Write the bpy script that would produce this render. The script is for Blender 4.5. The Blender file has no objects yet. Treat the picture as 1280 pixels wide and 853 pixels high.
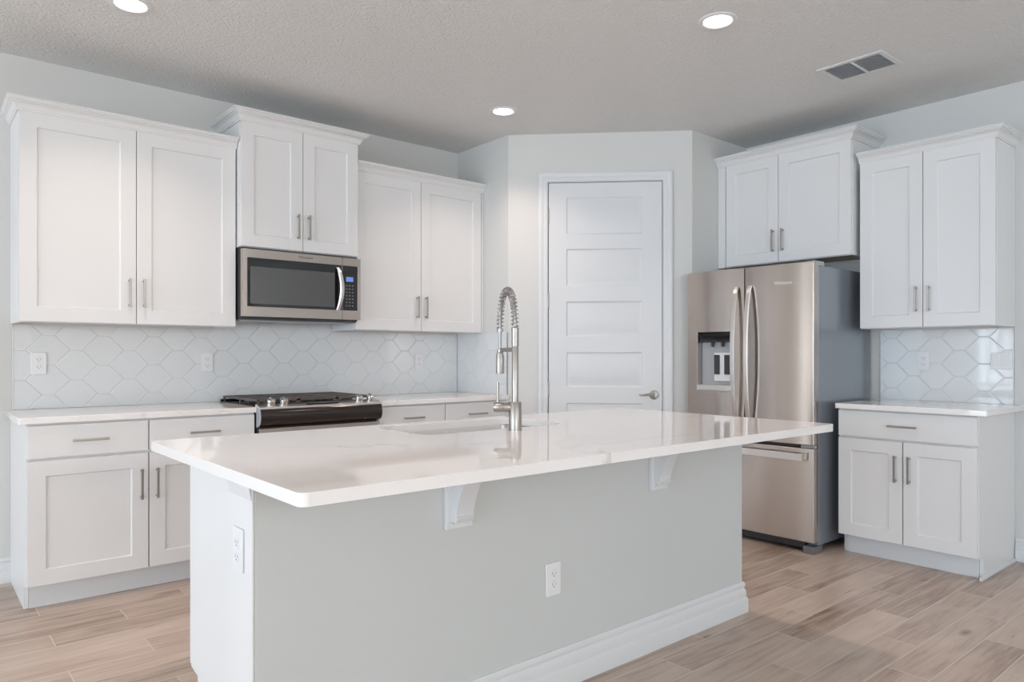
import bpy, bmesh, math, random
from mathutils import Vector, Matrix
random.seed(7)
PI = math.pi
SC = bpy.context.scene
COL = SC.collection

# ------------------------------------------------------------------ camera
F_PX, YAW, HORIZON, CAM_H = 899.9, 49.8065, 443.65, 1.208
cam_d = bpy.data.cameras.new('camera')
cam_d.sensor_fit = 'HORIZONTAL'; cam_d.sensor_width = 36.0
cam_d.lens = F_PX / 1280 * 36.0
cam_d.shift_y = (HORIZON - 426.5) / 1280
cam_d.clip_start = 0.05
cam = bpy.data.objects.new('camera', cam_d); COL.objects.link(cam)
cam.location = (0, 0, CAM_H)
cam.rotation_euler = (PI / 2, 0, math.radians(YAW) - PI / 2)
SC.camera = cam

# ------------------------------------------------------------------ key dimensions (metres, camera above the origin)
YW, XR, HC = 4.6476, 4.9887, 2.8067          # range wall, fridge wall, ceiling
P1 = (3.359, 4.0173)                          # pantry corner, range side
P2 = (4.2886, 3.0879)                         # pantry corner, fridge side
XL, YF = -8.0, -5.0                           # far walls of the open room
CT = 0.914                                    # worktop height
WIN_LEFT = (-3.6, 4.25, 0.0, 2.60)            # glazed opening in the left wall (y0, y1, z0, z1)
WIN_BACK = (-2.55, -1.70, 0.0, 2.20)           # narrow glazed door in the range wall, left of the frame (x0, x1, z0, z1)
WIN_FAR = (-7.6, -5.4, 0.6, 2.42)             # window at the far end of the range wall
WIN_FRONT = (-3.3, 1.1, 0.80, 2.42)            # openings behind the camera (x0, x1, z0, z1)
WIN_FILL = (1.6, 4.7, 1.85, 2.72)             # added high opening in the same wall, unseen, for fill light

# ------------------------------------------------------------------ world, lights, exposure
world = bpy.data.worlds.new('daylight'); SC.world = world
world.use_nodes = True
wnt = world.node_tree
bgn = wnt.nodes['Background']
wtc = wnt.nodes.new('ShaderNodeTexCoord'); wsp = wnt.nodes.new('ShaderNodeSeparateXYZ')
wmr = wnt.nodes.new('ShaderNodeMapRange'); wmr.inputs['From Min'].default_value = -0.55; wmr.inputs['From Max'].default_value = 0.0
wmx = wnt.nodes.new('ShaderNodeMix'); wmx.data_type = 'RGBA'
SKY_COOL = (0.73, 0.87, 1.0)                 # open sky on the left side of the house
SKY_WARM = (1.0, 0.975, 0.94)                 # bright hazy sky on the other sides
wmx.inputs[6].default_value = (*SKY_COOL, 1); wmx.inputs[7].default_value = (*[c * 0.98 for c in SKY_WARM], 1)
wnt.links.new(wtc.outputs['Generated'], wsp.inputs[0]); wnt.links.new(wsp.outputs['X'], wmr.inputs['Value'])
wnt.links.new(wmr.outputs['Result'], wmx.inputs[0]); wnt.links.new(wmx.outputs[2], bgn.inputs['Color'])
bgn.inputs['Strength'].default_value = 7.9
SC.view_settings.view_transform = 'Standard'
SC.view_settings.look = 'None'
SC.view_settings.exposure = 0.04
SC.view_settings.gamma = 1.0
SC.view_settings.use_curve_mapping = False
LAMP_W = 4.6
LAMP_COL = (1.0, 0.82, 0.73)

def portal(name, loc, rot, sx, sy):
    d = bpy.data.lights.new(name, 'AREA'); d.shape = 'RECTANGLE'; d.size = sx; d.size_y = sy
    d.energy = 1.0; d.cycles.is_portal = True
    o = bpy.data.objects.new(name, d); COL.objects.link(o); o.location = loc; o.rotation_euler = rot
def _mid(a, b): return (a + b) / 2
portal('daylight_left', (XL - 0.02, _mid(*WIN_LEFT[:2]), _mid(*WIN_LEFT[2:])), (0, -PI / 2, 0), WIN_LEFT[3] - WIN_LEFT[2], WIN_LEFT[1] - WIN_LEFT[0])
portal('daylight_back', (_mid(*WIN_BACK[:2]), YW + 0.02, _mid(*WIN_BACK[2:])), (-PI / 2, 0, 0), WIN_BACK[1] - WIN_BACK[0], WIN_BACK[3] - WIN_BACK[2])
portal('daylight_far', (_mid(*WIN_FAR[:2]), YW + 0.02, _mid(*WIN_FAR[2:])), (-PI / 2, 0, 0), WIN_FAR[1] - WIN_FAR[0], WIN_FAR[3] - WIN_FAR[2])
portal('daylight_front', (_mid(*WIN_FRONT[:2]), YF - 0.02, _mid(*WIN_FRONT[2:])), (PI / 2, 0, 0), WIN_FRONT[1] - WIN_FRONT[0], WIN_FRONT[3] - WIN_FRONT[2])

portal('daylight_fill', (_mid(*WIN_FILL[:2]), YF - 0.02, _mid(*WIN_FILL[2:])), (PI / 2, 0, 0), WIN_FILL[1] - WIN_FILL[0], WIN_FILL[3] - WIN_FILL[2])

# ------------------------------------------------------------------ materials
def new_mat(name):
    m = bpy.data.materials.new(name); m.use_nodes = True
    nt = m.node_tree
    return m, nt, nt.nodes['Principled BSDF']
def principled(name, col, rough=0.5, metal=0.0, spec=0.5, coat=0.0, bump=None, var=0.0, emit=None):
    m, nt, b = new_mat(name)
    b.inputs['Base Color'].default_value = (*col, 1)
    b.inputs['Roughness'].default_value = rough
    b.inputs['Metallic'].default_value = metal
    b.inputs['Specular IOR Level'].default_value = spec
    b.inputs['Coat Weight'].default_value = coat
    if emit:
        b.inputs['Emission Color'].default_value = (*emit[0], 1); b.inputs['Emission Strength'].default_value = emit[1]
    tc = nt.nodes.new('ShaderNodeTexCoord')
    if var:
        n = nt.nodes.new('ShaderNodeTexNoise'); n.inputs['Scale'].default_value = 2.5; n.inputs['Detail'].default_value = 3
        nt.links.new(tc.outputs['Object'], n.inputs['Vector'])
        mx = nt.nodes.new('ShaderNodeMix'); mx.data_type = 'RGBA'
        mx.inputs[6].default_value = (*[c * (1 - var) for c in col], 1); mx.inputs[7].default_value = (*[min(1, c * (1 + var)) for c in col], 1)
        nt.links.new(n.outputs['Fac'], mx.inputs[0]); nt.links.new(mx.outputs[2], b.inputs['Base Color'])
    if bump:
        scale, strength, dist = bump
        n = nt.nodes.new('ShaderNodeTexNoise'); n.inputs['Scale'].default_value = scale; n.inputs['Detail'].default_value = 4
        nt.links.new(tc.outputs['Object'], n.inputs['Vector'])
        bp = nt.nodes.new('ShaderNodeBump'); bp.inputs['Strength'].default_value = strength; bp.inputs['Distance'].default_value = dist
        nt.links.new(n.outputs['Fac'], bp.inputs['Height']); nt.links.new(bp.outputs['Normal'], b.inputs['Normal'])
    return m

def steel_mat(name, col, rough, axis='z', aniso=0.7, streak=0.12):
    """Brushed metal: fine streaks running along one axis of the object."""
    m, nt, b = new_mat(name)
    b.inputs['Metallic'].default_value = 1.0
    b.inputs['Base Color'].default_value = (*col, 1)
    tc = nt.nodes.new('ShaderNodeTexCoord')
    mp = nt.nodes.new('ShaderNodeMapping')
    s = {'x': (2, 260, 260), 'y': (260, 2, 260), 'z': (260, 260, 2)}[axis]
    mp.inputs['Scale'].default_value = s
    n = nt.nodes.new('ShaderNodeTexNoise'); n.inputs['Scale'].default_value = 1.0; n.inputs['Detail'].default_value = 3
    nt.links.new(tc.outputs['Object'], mp.inputs['Vector']); nt.links.new(mp.outputs['Vector'], n.inputs['Vector'])
    mr = nt.nodes.new('ShaderNodeMapRange'); mr.inputs['To Min'].default_value = rough - streak / 2; mr.inputs['To Max'].default_value = rough + streak / 2
    nt.links.new(n.outputs['Fac'], mr.inputs['Value']); nt.links.new(mr.outputs['Result'], b.inputs['Roughness'])
    b.inputs['Anisotropic'].default_value = aniso; b.inputs['Anisotropic Rotation'].default_value = 0.25
    tg = nt.nodes.new('ShaderNodeTangent'); tg.direction_type = 'RADIAL'; tg.axis = 'Z'
    nt.links.new(tg.outputs['Tangent'], b.inputs['Tangent'])
    return m

def floor_mat():
    """Wood-look plank tile: 15 cm rows, 91 cm planks in a one-third step pattern, pale joints."""
    m, nt, b = new_mat('wood_plank_tile')
    N, L = nt.nodes.new, nt.links.new
    tc = N('ShaderNodeTexCoord'); sp = N('ShaderNodeSeparateXYZ'); L(tc.outputs['Object'], sp.inputs[0])
    def M(op, a, c=None):
        n = N('ShaderNodeMath'); n.operation = op
        for i, v in enumerate((a, c)):
            if v is None: continue
            if isinstance(v, (int, float)): n.inputs[i].default_value = v
            else: L(v, n.inputs[i])
        return n.outputs[0]
    PW, PL = 0.1535, 0.909
    ry = M('DIVIDE', M('SUBTRACT', sp.outputs['Y'], 3.11 - PW / 2), PW)
    row = M('FLOOR', ry); fy = M('FRACT', ry)
    rx = M('SUBTRACT', M('DIVIDE', M('SUBTRACT', sp.outputs['X'], 0.48), PL), M('MULTIPLY', row, 1 / 3))
    colm = M('FLOOR', rx); fx = M('FRACT', rx)
    ex = M('MULTIPLY', M('MINIMUM', fx, M('SUBTRACT', 1.0, fx)), PL)
    ey = M('MULTIPLY', M('MINIMUM', fy, M('SUBTRACT', 1.0, fy)), PW)
    edge = M('MINIMUM', ex, ey)
    gm = N('ShaderNodeMapRange'); gm.interpolation_type = 'SMOOTHSTEP'
    gm.inputs['From Min'].default_value = 0.0014; gm.inputs['From Max'].default_value = 0.0030
    L(edge, gm.inputs['Value'])
    cid = N('ShaderNodeCombineXYZ'); L(colm, cid.inputs[0]); L(row, cid.inputs[1])
    wn = N('ShaderNodeTexWhiteNoise'); wn.noise_dimensions = '3D'; L(cid.outputs[0], wn.inputs['Vector'])
    # grain runs along x, shifted from plank to plank
    off = N('ShaderNodeVectorMath'); off.operation = 'SCALE'; L(wn.outputs['Color'], off.inputs[0]); off.inputs['Scale'].default_value = 31.0
    ad = N('ShaderNodeVectorMath'); ad.operation = 'ADD'; L(tc.outputs['Object'], ad.inputs[0]); L(off.outputs[0], ad.inputs[1])
    def grain(scale, detail, dist, mulx, muly):
        mp = N('ShaderNodeMapping'); mp.inputs['Scale'].default_value = (mulx, muly, 1.0); L(ad.outputs[0], mp.inputs['Vector'])
        n = N('ShaderNodeTexNoise'); n.inputs['Scale'].default_value = scale; n.inputs['Detail'].default_value = detail; n.inputs['Distortion'].default_value = dist
        L(mp.outputs[0], n.inputs['Vector']); return n.outputs['Fac']
    g1 = grain(1.0, 6, 1.2, 1.6, 26.0)
    g2 = grain(1.0, 5, 0.6, 2.6, 9.0)
    g3 = grain(1.0, 3, 0.0, 6.0, 120.0)
    tone = M('ADD', M('ADD', M('MULTIPLY', g1, 0.42), M('MULTIPLY', g2, 0.38)), M('MULTIPLY', g3, 0.20))
    tone = M('ADD', tone, M('MULTIPLY', M('SUBTRACT', wn.outputs['Value'], 0.5), 0.17))
    cr = N('ShaderNodeValToRGB'); e = cr.color_ramp.elements
    e[0].position = 0.30; e[0].color = (0.270, 0.180, 0.132, 1)
    e[1].position = 0.72; e[1].color = (0.660, 0.540, 0.455, 1)
    k = cr.color_ramp.elements.new(0.50); k.color = (0.535, 0.415, 0.338, 1)
    L(tone, cr.inputs[0])
    # a few knots
    kn = N('ShaderNodeTexVoronoi'); kn.inputs['Scale'].default_value = 1.0
    mpk = N('ShaderNodeMapping'); mpk.inputs['Scale'].default_value = (1.7, 4.2, 1.0); L(ad.outputs[0], mpk.inputs['Vector']); L(mpk.outputs[0], kn.inputs['Vector'])
    km = N('ShaderNodeMapRange'); km.inputs['From Min'].default_value = 0.02; km.inputs['From Max'].default_value = 0.11
    km.inputs['To Min'].default_value = 0.75; km.inputs['To Max'].default_value = 0.0; L(kn.outputs['Distance'], km.inputs['Value'])
    mk = N('ShaderNodeMix'); mk.data_type = 'RGBA'; L(km.outputs[0], mk.inputs[0]); L(cr.outputs[0], mk.inputs[6]); mk.inputs[7].default_value = (0.12, 0.085, 0.065, 1)
    mg = N('ShaderNodeMix'); mg.data_type = 'RGBA'; L(gm.outputs[0], mg.inputs[0]); mg.inputs[6].default_value = (0.66, 0.58, 0.50, 1); L(mk.outputs[2], mg.inputs[7])
    L(mg.outputs[2], b.inputs['Base Color'])
    rr = N('ShaderNodeMapRange'); rr.inputs['To Min'].default_value = 0.22; rr.inputs['To Max'].default_value = 0.40; L(g1, rr.inputs['Value']); L(rr.outputs[0], b.inputs['Roughness'])
    h = M('ADD', M('MULTIPLY', gm.outputs[0], 1.0), M('MULTIPLY', g3, 0.12))
    bp = N('ShaderNodeBump'); bp.inputs['Strength'].default_value = 0.35; bp.inputs['Distance'].default_value = 0.0012
    L(h, bp.inputs['Height']); L(bp.outputs[0], b.inputs['Normal'])
    return m

def quartz_mat():
    m, nt, b = new_mat('white_quartz')
    N, L = nt.nodes.new, nt.links.new
    tc = N('ShaderNodeTexCoord')
    n0 = N('ShaderNodeTexNoise'); n0.inputs['Scale'].default_value = 1.3; n0.inputs['Detail'].default_value = 5; n0.inputs['Distortion'].default_value = 1.1
    L(tc.outputs['Object'], n0.inputs['Vector'])
    vr = N('ShaderNodeValToRGB'); e = vr.color_ramp.elements      # thin veins where the noise crosses its middle
    e[0].position = 0.485; e[0].color = (0, 0, 0, 1); e[1].position = 0.515; e[1].color = (0, 0, 0, 1)
    k = e.new(0.50); k.color = (1, 1, 1, 1)
    L(n0.outputs['Fac'], vr.inputs[0])
    n1 = N('ShaderNodeTexNoise'); n1.inputs['Scale'].default_value = 1.1; n1.inputs['Detail'].default_value = 2; L(tc.outputs['Object'], n1.inputs['Vector'])
    mr = N('ShaderNodeMapRange'); mr.inputs['From Min'].default_value = 0.48; mr.inputs['From Max'].default_value = 0.68; mr.inputs['To Max'].default_value = 0.55; L(n1.outputs['Fac'], mr.inputs['Value'])
    mu = N('ShaderNodeMath'); mu.operation = 'MULTIPLY'; L(vr.outputs[0], mu.inputs[0]); L(mr.outputs[0], mu.inputs[1])
    mx = N('ShaderNodeMix'); mx.data_type = 'RGBA'; L(mu.outputs[0], mx.inputs[0])
    mx.inputs[6].default_value = (0.88, 0.85, 0.835, 1); mx.inputs[7].default_value = (0.42, 0.39, 0.37, 1)
    L(mx.outputs[2], b.inputs['Base Color'])
    b.inputs['Roughness'].default_value = 0.045; b.inputs['Specular IOR Level'].default_value = 0.6
    return m

M_WALL = principled('pale_grey_wall_paint', (0.665, 0.66, 0.64), 0.75, spec=0.25, bump=(140, 0.10, 0.002))
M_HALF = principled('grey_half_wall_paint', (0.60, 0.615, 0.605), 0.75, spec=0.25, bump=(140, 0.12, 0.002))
M_CEIL = principled('textured_ceiling_paint', (0.82, 0.815, 0.80), 0.85, spec=0.2, bump=(75, 0.9, 0.012))
M_TRIM = principled('white_trim_paint', (0.71, 0.715, 0.725), 0.38, spec=0.45)
M_CAB = principled('white_cabinet_paint', (0.775, 0.768, 0.765), 0.36, spec=0.45)
M_CABIN = principled('cabinet_underside', (0.62, 0.52, 0.42), 0.6, var=0.1)
M_QUARTZ = quartz_mat()
M_FLOOR = floor_mat()
M_TILE = principled('glossy_white_tile', (0.75, 0.765, 0.775), 0.06, spec=0.6, coat=0.3)
M_GROUT = principled('pale_grout', (0.80, 0.80, 0.79), 0.85)
M_EDGE = principled('satin_edge_trim', (0.45, 0.46, 0.47), 0.35, metal=0.9)
M_NICKEL = steel_mat('brushed_nickel', (0.40, 0.375, 0.35), 0.36, 'z', 0.2)
M_STEEL = steel_mat('brushed_stainless', (0.53, 0.475, 0.44), 0.23, 'x', 0.90, 0.02)
M_STEELB = steel_mat('bright_stainless', (0.74, 0.715, 0.695), 0.30, 'x', 0.4)
M_CHROME = principled('polished_chrome', (0.82, 0.81, 0.80), 0.10, metal=1.0)
M_SINK = steel_mat('sink_stainless', (0.60, 0.59, 0.58), 0.30, 'x', 0.3)
M_FRIDGE_SIDE = principled('grey_fridge_side', (0.28, 0.305, 0.335), 0.20, metal=0.35, spec=0.5)
M_BLACK = principled('black_enamel', (0.012, 0.011, 0.011), 0.16, spec=0.6)
M_BGLASS = principled('black_glass', (0.010, 0.010, 0.011), 0.05, spec=0.6)
M_WINDOW = principled('oven_window_glass', (0.075, 0.075, 0.075), 0.12, spec=0.7)
M_IRON = principled('cast_iron', (0.085, 0.072, 0.066), 0.42, spec=0.5, bump=(300, 0.2, 0.001))
M_DARK = principled('dark_plastic', (0.035, 0.036, 0.04), 0.45)
M_BROWNSTEEL = principled('black_stainless', (0.035, 0.027, 0.024), 0.14, metal=0.35, spec=0.6)
M_PLATE = principled('white_plastic', (0.80, 0.80, 0.81), 0.30)
M_SLOT = principled('outlet_slot', (0.26, 0.26, 0.28), 0.6)
M_GREYPL = principled('grey_plastic', (0.40, 0.41, 0.43), 0.35, spec=0.5)
M_FOOT = principled('dark_grey_plastic', (0.16, 0.165, 0.17), 0.35)
M_VENT = principled('vent_white_metal', (0.76, 0.76, 0.76), 0.45)
M_VENTIN = principled('vent_duct_grey', (0.42, 0.47, 0.53), 0.7)
M_LOGO = principled('badge_print', (0.10, 0.10, 0.11), 0.4)
M_LOGOL = principled('light_badge', (0.85, 0.83, 0.82), 0.25, metal=0.6)
M_LCD = principled('blue_lcd', (0.05, 0.08, 0.2), 0.2, emit=((0.22, 0.40, 1.0), 0.55))
M_KEY = principled('key_print', (0.16, 0.165, 0.19), 0.5)
M_LENS = principled('lamp_lens', (0.9, 0.9, 0.9), 0.5, emit=((1.0, 0.95, 0.88), 6.0))
M_RUBBER = principled('grey_hose', (0.36, 0.36, 0.38), 0.35, metal=0.6)

# ------------------------------------------------------------------ mesh helpers
class MB:
    """Collects shapes and links them as ONE mesh object."""
    def __init__(s): s.bm = bmesh.new()
    def poly(s, pts):
        return s.bm.faces.new([s.bm.verts.new(p) for p in pts])
    def box(s, x0, x1, y0, y1, z0, z1):
        v = [s.bm.verts.new(p) for p in ((x0,y0,z0),(x1,y0,z0),(x1,y1,z0),(x0,y1,z0),(x0,y0,z1),(x1,y0,z1),(x1,y1,z1),(x0,y1,z1))]
        for f in ((0,3,2,1),(4,5,6,7),(0,1,5,4),(1,2,6,5),(2,3,7,6),(3,0,4,7)): s.bm.faces.new([v[i] for i in f])
        return s
    def prism(s, pts, axis, a, b):
        """Polygon pts (2-D) extruded along axis from a to b. axis x: pts are (y,z); y: (x,z); z: (x,y)."""
        def P(p, t): return {'x': (t, p[0], p[1]), 'y': (p[0], t, p[1]), 'z': (p[0], p[1], t)}[axis]
        A = [s.bm.verts.new(P(p, a)) for p in pts]; B = [s.bm.verts.new(P(p, b)) for p in pts]
        n = len(pts)
        s.bm.faces.new(A); s.bm.faces.new(B[::-1])
        for i in range(n): s.bm.faces.new((A[i], B[i], B[(i+1) % n], A[(i+1) % n]))
        return s
    def loft(s, rings, cap0=True, cap1=True, closed=True):
        R = [[s.bm.verts.new(p) for p in r] for r in rings]
        n = len(R[0])
        for a, b in zip(R, R[1:]):
            for i in range(n if closed else n - 1): s.bm.faces.new((a[i], a[(i+1) % n], b[(i+1) % n], b[i]))
        if cap0: s.bm.faces.new(R[0][::-1])
        if cap1: s.bm.faces.new(R[-1])
        return s
    def lathe(s, c, axis, prof, n=24, cap=True):
        """prof: (radius, t) along axis direction from c."""
        ax = Vector(axis).normalized(); u = ax.orthogonal().normalized(); w = ax.cross(u); c = Vector(c)
        rings = [[tuple(c + ax * t + (u * math.cos(2*PI*i/n) + w * math.sin(2*PI*i/n)) * r) for i in range(n)] for r, t in prof]
        return s.loft(rings, cap, cap)
    def cyl(s, a, b, r, n=16):
        a, b = Vector(a), Vector(b)
        return s.lathe(a, b - a, [(r, 0), (r, (b - a).length)], n)
    def tube(s, pts, r, n=10, up=None):
        pts = [Vector(p) for p in pts]; rad = r if isinstance(r, (list, tuple)) else [r] * len(pts)
        rings = []; prev = None
        for i, p in enumerate(pts):
            t = (pts[min(i+1, len(pts)-1)] - pts[max(i-1, 0)]).normalized()
            u = (prev - t * prev.dot(t)) if prev is not None else t.orthogonal()
            u.normalize(); prev = u; w = t.cross(u)
            rings.append([tuple(p + (u * math.cos(2*PI*k/n) + w * math.sin(2*PI*k/n)) * rad[i]) for k in range(n)])
        return s.loft(rings)
    def sweep(s, path, sect):
        """sect(i) -> list of 3-D points for station i (rectangular sections)."""
        return s.loft([sect(i) for i in range(path)])
    def rings_panel(s, w, h, t, panels, rings, x0=0.0, z0=0.0):
        """Slab w*h*t (back y=0, front y=-t) whose front has sunk panels: rings = [(inset, depth)...]."""
        xs = sorted({0, w, *[p[0] for p in panels], *[p[1] for p in panels]}); zs = sorted({0, h, *[p[2] for p in panels], *[p[3] for p in panels]})
        V = {}
        def vt(x, y, z):
            k = (round(x, 5), round(y, 5), round(z, 5))
            if k not in V: V[k] = s.bm.verts.new((x + x0, y, z + z0))
            return V[k]
        for i in range(len(xs) - 1):
            for j in range(len(zs) - 1):
                a, b, c, d = xs[i], xs[i+1], zs[j], zs[j+1]
                hit = [p for p in panels if p[0] <= a + 1e-6 and p[1] >= b - 1e-6 and p[2] <= c + 1e-6 and p[3] >= d - 1e-6]
                if not hit:
                    s.bm.faces.new((vt(a,-t,c), vt(b,-t,c), vt(b,-t,d), vt(a,-t,d)))
                else:
                    cur = (a, b, c, d, 0.0)
                    for ins, dep in rings:
                        nx = (a + ins, b - ins, c + ins, d - ins, dep)
                        q = lambda r, k: [(r[0],r[2]),(r[1],r[2]),(r[1],r[3]),(r[0],r[3])][k]
                        for k in range(4):
                            p0, p1 = q(cur, k), q(cur, (k+1) % 4); r0, r1 = q(nx, k), q(nx, (k+1) % 4)
                            s.bm.faces.new((vt(p0[0],-t+cur[4],p0[1]), vt(p1[0],-t+cur[4],p1[1]), vt(r1[0],-t+nx[4],r1[1]), vt(r0[0],-t+nx[4],r0[1])))
                        cur = nx
                    y = -t + cur[4]
                    s.bm.faces.new((vt(cur[0],y,cur[2]), vt(cur[1],y,cur[2]), vt(cur[1],y,cur[3]), vt(cur[0],y,cur[3])))
        for i in range(len(xs) - 1):
            s.bm.faces.new((vt(xs[i],-t,0), vt(xs[i],0,0), vt(xs[i+1],0,0), vt(xs[i+1],-t,0)))
            s.bm.faces.new((vt(xs[i],-t,h), vt(xs[i+1],-t,h), vt(xs[i+1],0,h), vt(xs[i],0,h)))
        for j in range(len(zs) - 1):
            s.bm.faces.new((vt(0,-t,zs[j]), vt(0,-t,zs[j+1]), vt(0,0,zs[j+1]), vt(0,0,zs[j])))
            s.bm.faces.new((vt(w,-t,zs[j]), vt(w,0,zs[j]), vt(w,0,zs[j+1]), vt(w,-t,zs[j+1])))
        back = [vt(x,0,0) for x in xs] + [vt(w,0,z) for z in zs[1:]] + [vt(x,0,h) for x in xs[-2::-1]] + [vt(0,0,z) for z in zs[-2:0:-1]]
        s.bm.faces.new(back)
        return s
    def move(s, d):
        bmesh.ops.translate(s.bm, verts=s.bm.verts, vec=d); return s
    def build(s, name, mat, parent=None, bevel=0.0, smooth=38, seg=2, keep=False):
        bmesh.ops.recalc_face_normals(s.bm, faces=s.bm.faces)
        me = bpy.data.meshes.new(name); s.bm.to_mesh(me)
        if not keep: s.bm.free()
        if smooth:
            for p in me.polygons: p.use_smooth = True
            me.set_sharp_from_angle(angle=math.radians(smooth))
        me.materials.append(mat)
        o = bpy.data.objects.new(name, me); COL.objects.link(o)
        if parent is not None: o.parent = parent
        if bevel:
            md = o.modifiers.new('edge', 'BEVEL'); md.width = bevel; md.segments = seg; md.limit_method = 'ANGLE'; md.angle_limit = math.radians(40); md.harden_normals = True
        return o

def thing(name, label, cat, loc=(0,0,0), rz=0.0, group=None):
    o = bpy.data.objects.new(name, None); COL.objects.link(o)
    o.empty_display_size = 0.1; o.location = loc; o.rotation_euler = (0, 0, rz)
    return tag(o, label, cat, group)
def tag(o, label, cat, group=None):
    o['label'] = label; o['category'] = cat
    if group: o['group'] = group
    return o
def struct(o, label=None, cat=None):
    o['kind'] = 'structure'
    if label: o['label'] = label
    if cat: o['category'] = cat
    return o
def copy_tree(o, parent=None):
    c = o.copy(); COL.objects.link(c)
    if parent is not None: c.parent = parent
    for ch in [q for q in bpy.data.objects if q.parent == o]: copy_tree(ch, c)
    return c
def rounded_rect(x0, x1, y0, y1, r, n=6):
    pts = []
    for cx, cy, a in ((x1-r, y1-r, 0), (x0+r, y1-r, 90), (x0+r, y0+r, 180), (x1-r, y0+r, 270)):
        for k in range(n + 1):
            t = math.radians(a + 90 * k / n); pts.append((cx + r*math.cos(t), cy + r*math.sin(t)))
    return pts
def wordmark(name, text, size, mat, parent, loc, rot):
    cu = bpy.data.curves.new(name, 'FONT'); cu.body = text; cu.size = size; cu.extrude = 0.0004; cu.align_x = 'CENTER'; cu.align_y = 'CENTER'
    t = bpy.data.objects.new(name + '_src', cu)
    me = bpy.data.meshes.new_from_object(t); bpy.data.objects.remove(t)
    me.name = name; me.materials.clear(); me.materials.append(mat)
    o = bpy.data.objects.new(name, me); COL.objects.link(o); o.parent = parent; o.location = loc; o.rotation_euler = rot
    return o

# ------------------------------------------------------------------ the room
def slab(name, x0, x1, y0, y1, z0, z1, mat): return struct(MB().box(x0,x1,y0,y1,z0,z1).build(name, mat, smooth=0))
slab('floor', XL, XR, YF, YW, -0.10, 0.0, M_FLOOR)
slab('ceiling', XL-0.15, XR+0.15, YF-0.15, YW+0.15, HC, HC+0.12, M_CEIL)
def wall(name, axis, plane, thick, a0, a1, *holes):
    """Wall along x (axis 'x', plane y) or along y; holes = (a0, a1, z0, z1), in order along the wall."""
    m = MB()
    def bx(p, q, z0, z1):
        if q - p < 1e-4 or z1 - z0 < 1e-4: return
        lo, hi = min(plane, plane + thick), max(plane, plane + thick)
        m.box(p, q, lo, hi, z0, z1) if axis == 'x' else m.box(lo, hi, p, q, z0, z1)
    at = a0
    for h in holes:
        bx(at, h[0], 0, HC); bx(h[0], h[1], h[3], HC); bx(h[0], h[1], 0, h[2]); at = h[1]
    bx(at, a1, 0, HC)
    return struct(m.build(name, M_WALL, smooth=0))
wall('wall_back', 'x', YW, 0.15, XL, XR + 0.15, WIN_FAR, WIN_BACK)
wall('wall_right', 'y', XR, 0.15, YF, YW)
wall('wall_left', 'y', XL, -0.15, YF - 0.15, YW + 0.15, WIN_LEFT)
wall('wall_front', 'x', YF, -0.15, XL, XR + 0.15, WIN_FRONT, WIN_FILL)
struct(MB().box(P1[0], P1[0] + 0.12, P1[1] + 0.0, YW, 0, HC).build('wall_pantry_left', M_WALL, smooth=0))
struct(MB().box(P2[0] + 0.0, XR, P2[1], P2[1] + 0.12, 0, HC).build('wall_pantry_right', M_WALL, smooth=0))
# the pantry's angled front, local x from P1 to P2, local -y towards the kitchen
DIAG = math.hypot(P2[0]-P1[0], P2[1]-P1[1]); DROT = math.atan2(P2[1]-P1[1], P2[0]-P1[0])
DX0, DX1, DTOP = 0.293, 1.103, 2.449
dw = MB()
dw.box(0, DX0-0.012, 0, 0.11, 0, HC).box(DX1+0.012, DIAG, 0, 0.11, 0, HC).box(DX0-0.012, DX1+0.012, 0, 0.11, DTOP+0.012, HC)
o = struct(dw.build('wall_pantry_front', M_WALL, smooth=0)); o.location = (*P1, 0); o.rotation_euler = (0, 0, DROT)

# glazing frames, all outside the photograph's frame
def window_frame(name, axis, plane, a0, a1, z0, z1, n):
    m = MB(); t, w = 0.10, 0.06
    def bx(p, q, c, d):
        m.box(p, q, plane, plane + t, c, d) if axis == 'x' else m.box(plane - t, plane, p, q, c, d)
    bx(a0, a1, z1 - w, z1); bx(a0, a1, z0, z0 + 0.03)
    for k in range(n + 1):
        c = a0 + (a1 - a0) * k / n
        c = min(max(c, a0 + w/2), a1 - w/2); bx(c - w/2, c + w/2, z0 + 0.03, z1 - w)
    struct(m.build(name, M_TRIM, smooth=0))
window_frame('window_1', 'y', XL, *WIN_LEFT, 4)
window_frame('window_2', 'x', YW, *WIN_BACK, 2)
window_frame('window_5', 'x', YW, *WIN_FAR, 3)
window_frame('window_3', 'x', YF - 0.1, *WIN_FRONT, 4)
window_frame('fill_window', 'x', YF - 0.1, *WIN_FILL, 3)  # frame round the added fill-light opening

# door casing + door
BASE_PROF = [(0, 0), (0.021, 0), (0.021, 0.056), (0.019, 0.062), (0.014, 0.067), (0.014, 0.090), (0.010, 0.099), (0.006, 0.105), (0.006, 0.110), (0.010, 0.113), (0.010, 0.125), (0.005, 0.133), (0, 0.133)]
def casing_prof(w):                               # (across from the opening, thickness)
    return [(0, 0), (0, 0.012), (0.012, 0.016), (w*0.45, 0.014), (w*0.55, 0.019), (w*0.80, 0.022), (w-0.008, 0.022), (w, 0.018), (w, 0)]
cw = 0.064
m = MB()
x0, x1, zt = DX0 - 0.008, DX1 + 0.008, DTOP + 0.008
rings = []
for cx, cz, sx, sz in ((x0, 0, -1, 0), (x0, zt, -1, 1), (x1, zt, 1, 1), (x1, 0, 1, 0)):
    rings.append([(cx + sx*p, -t, cz + sz*p) for p, t in casing_prof(cw)])
m.loft(rings)
o = struct(m.build('trim_1', M_TRIM)); o.location = (*P1, 0); o.rotation_euler = (0, 0, DROT)
m = MB()                                          # jamb lining the opening
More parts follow.
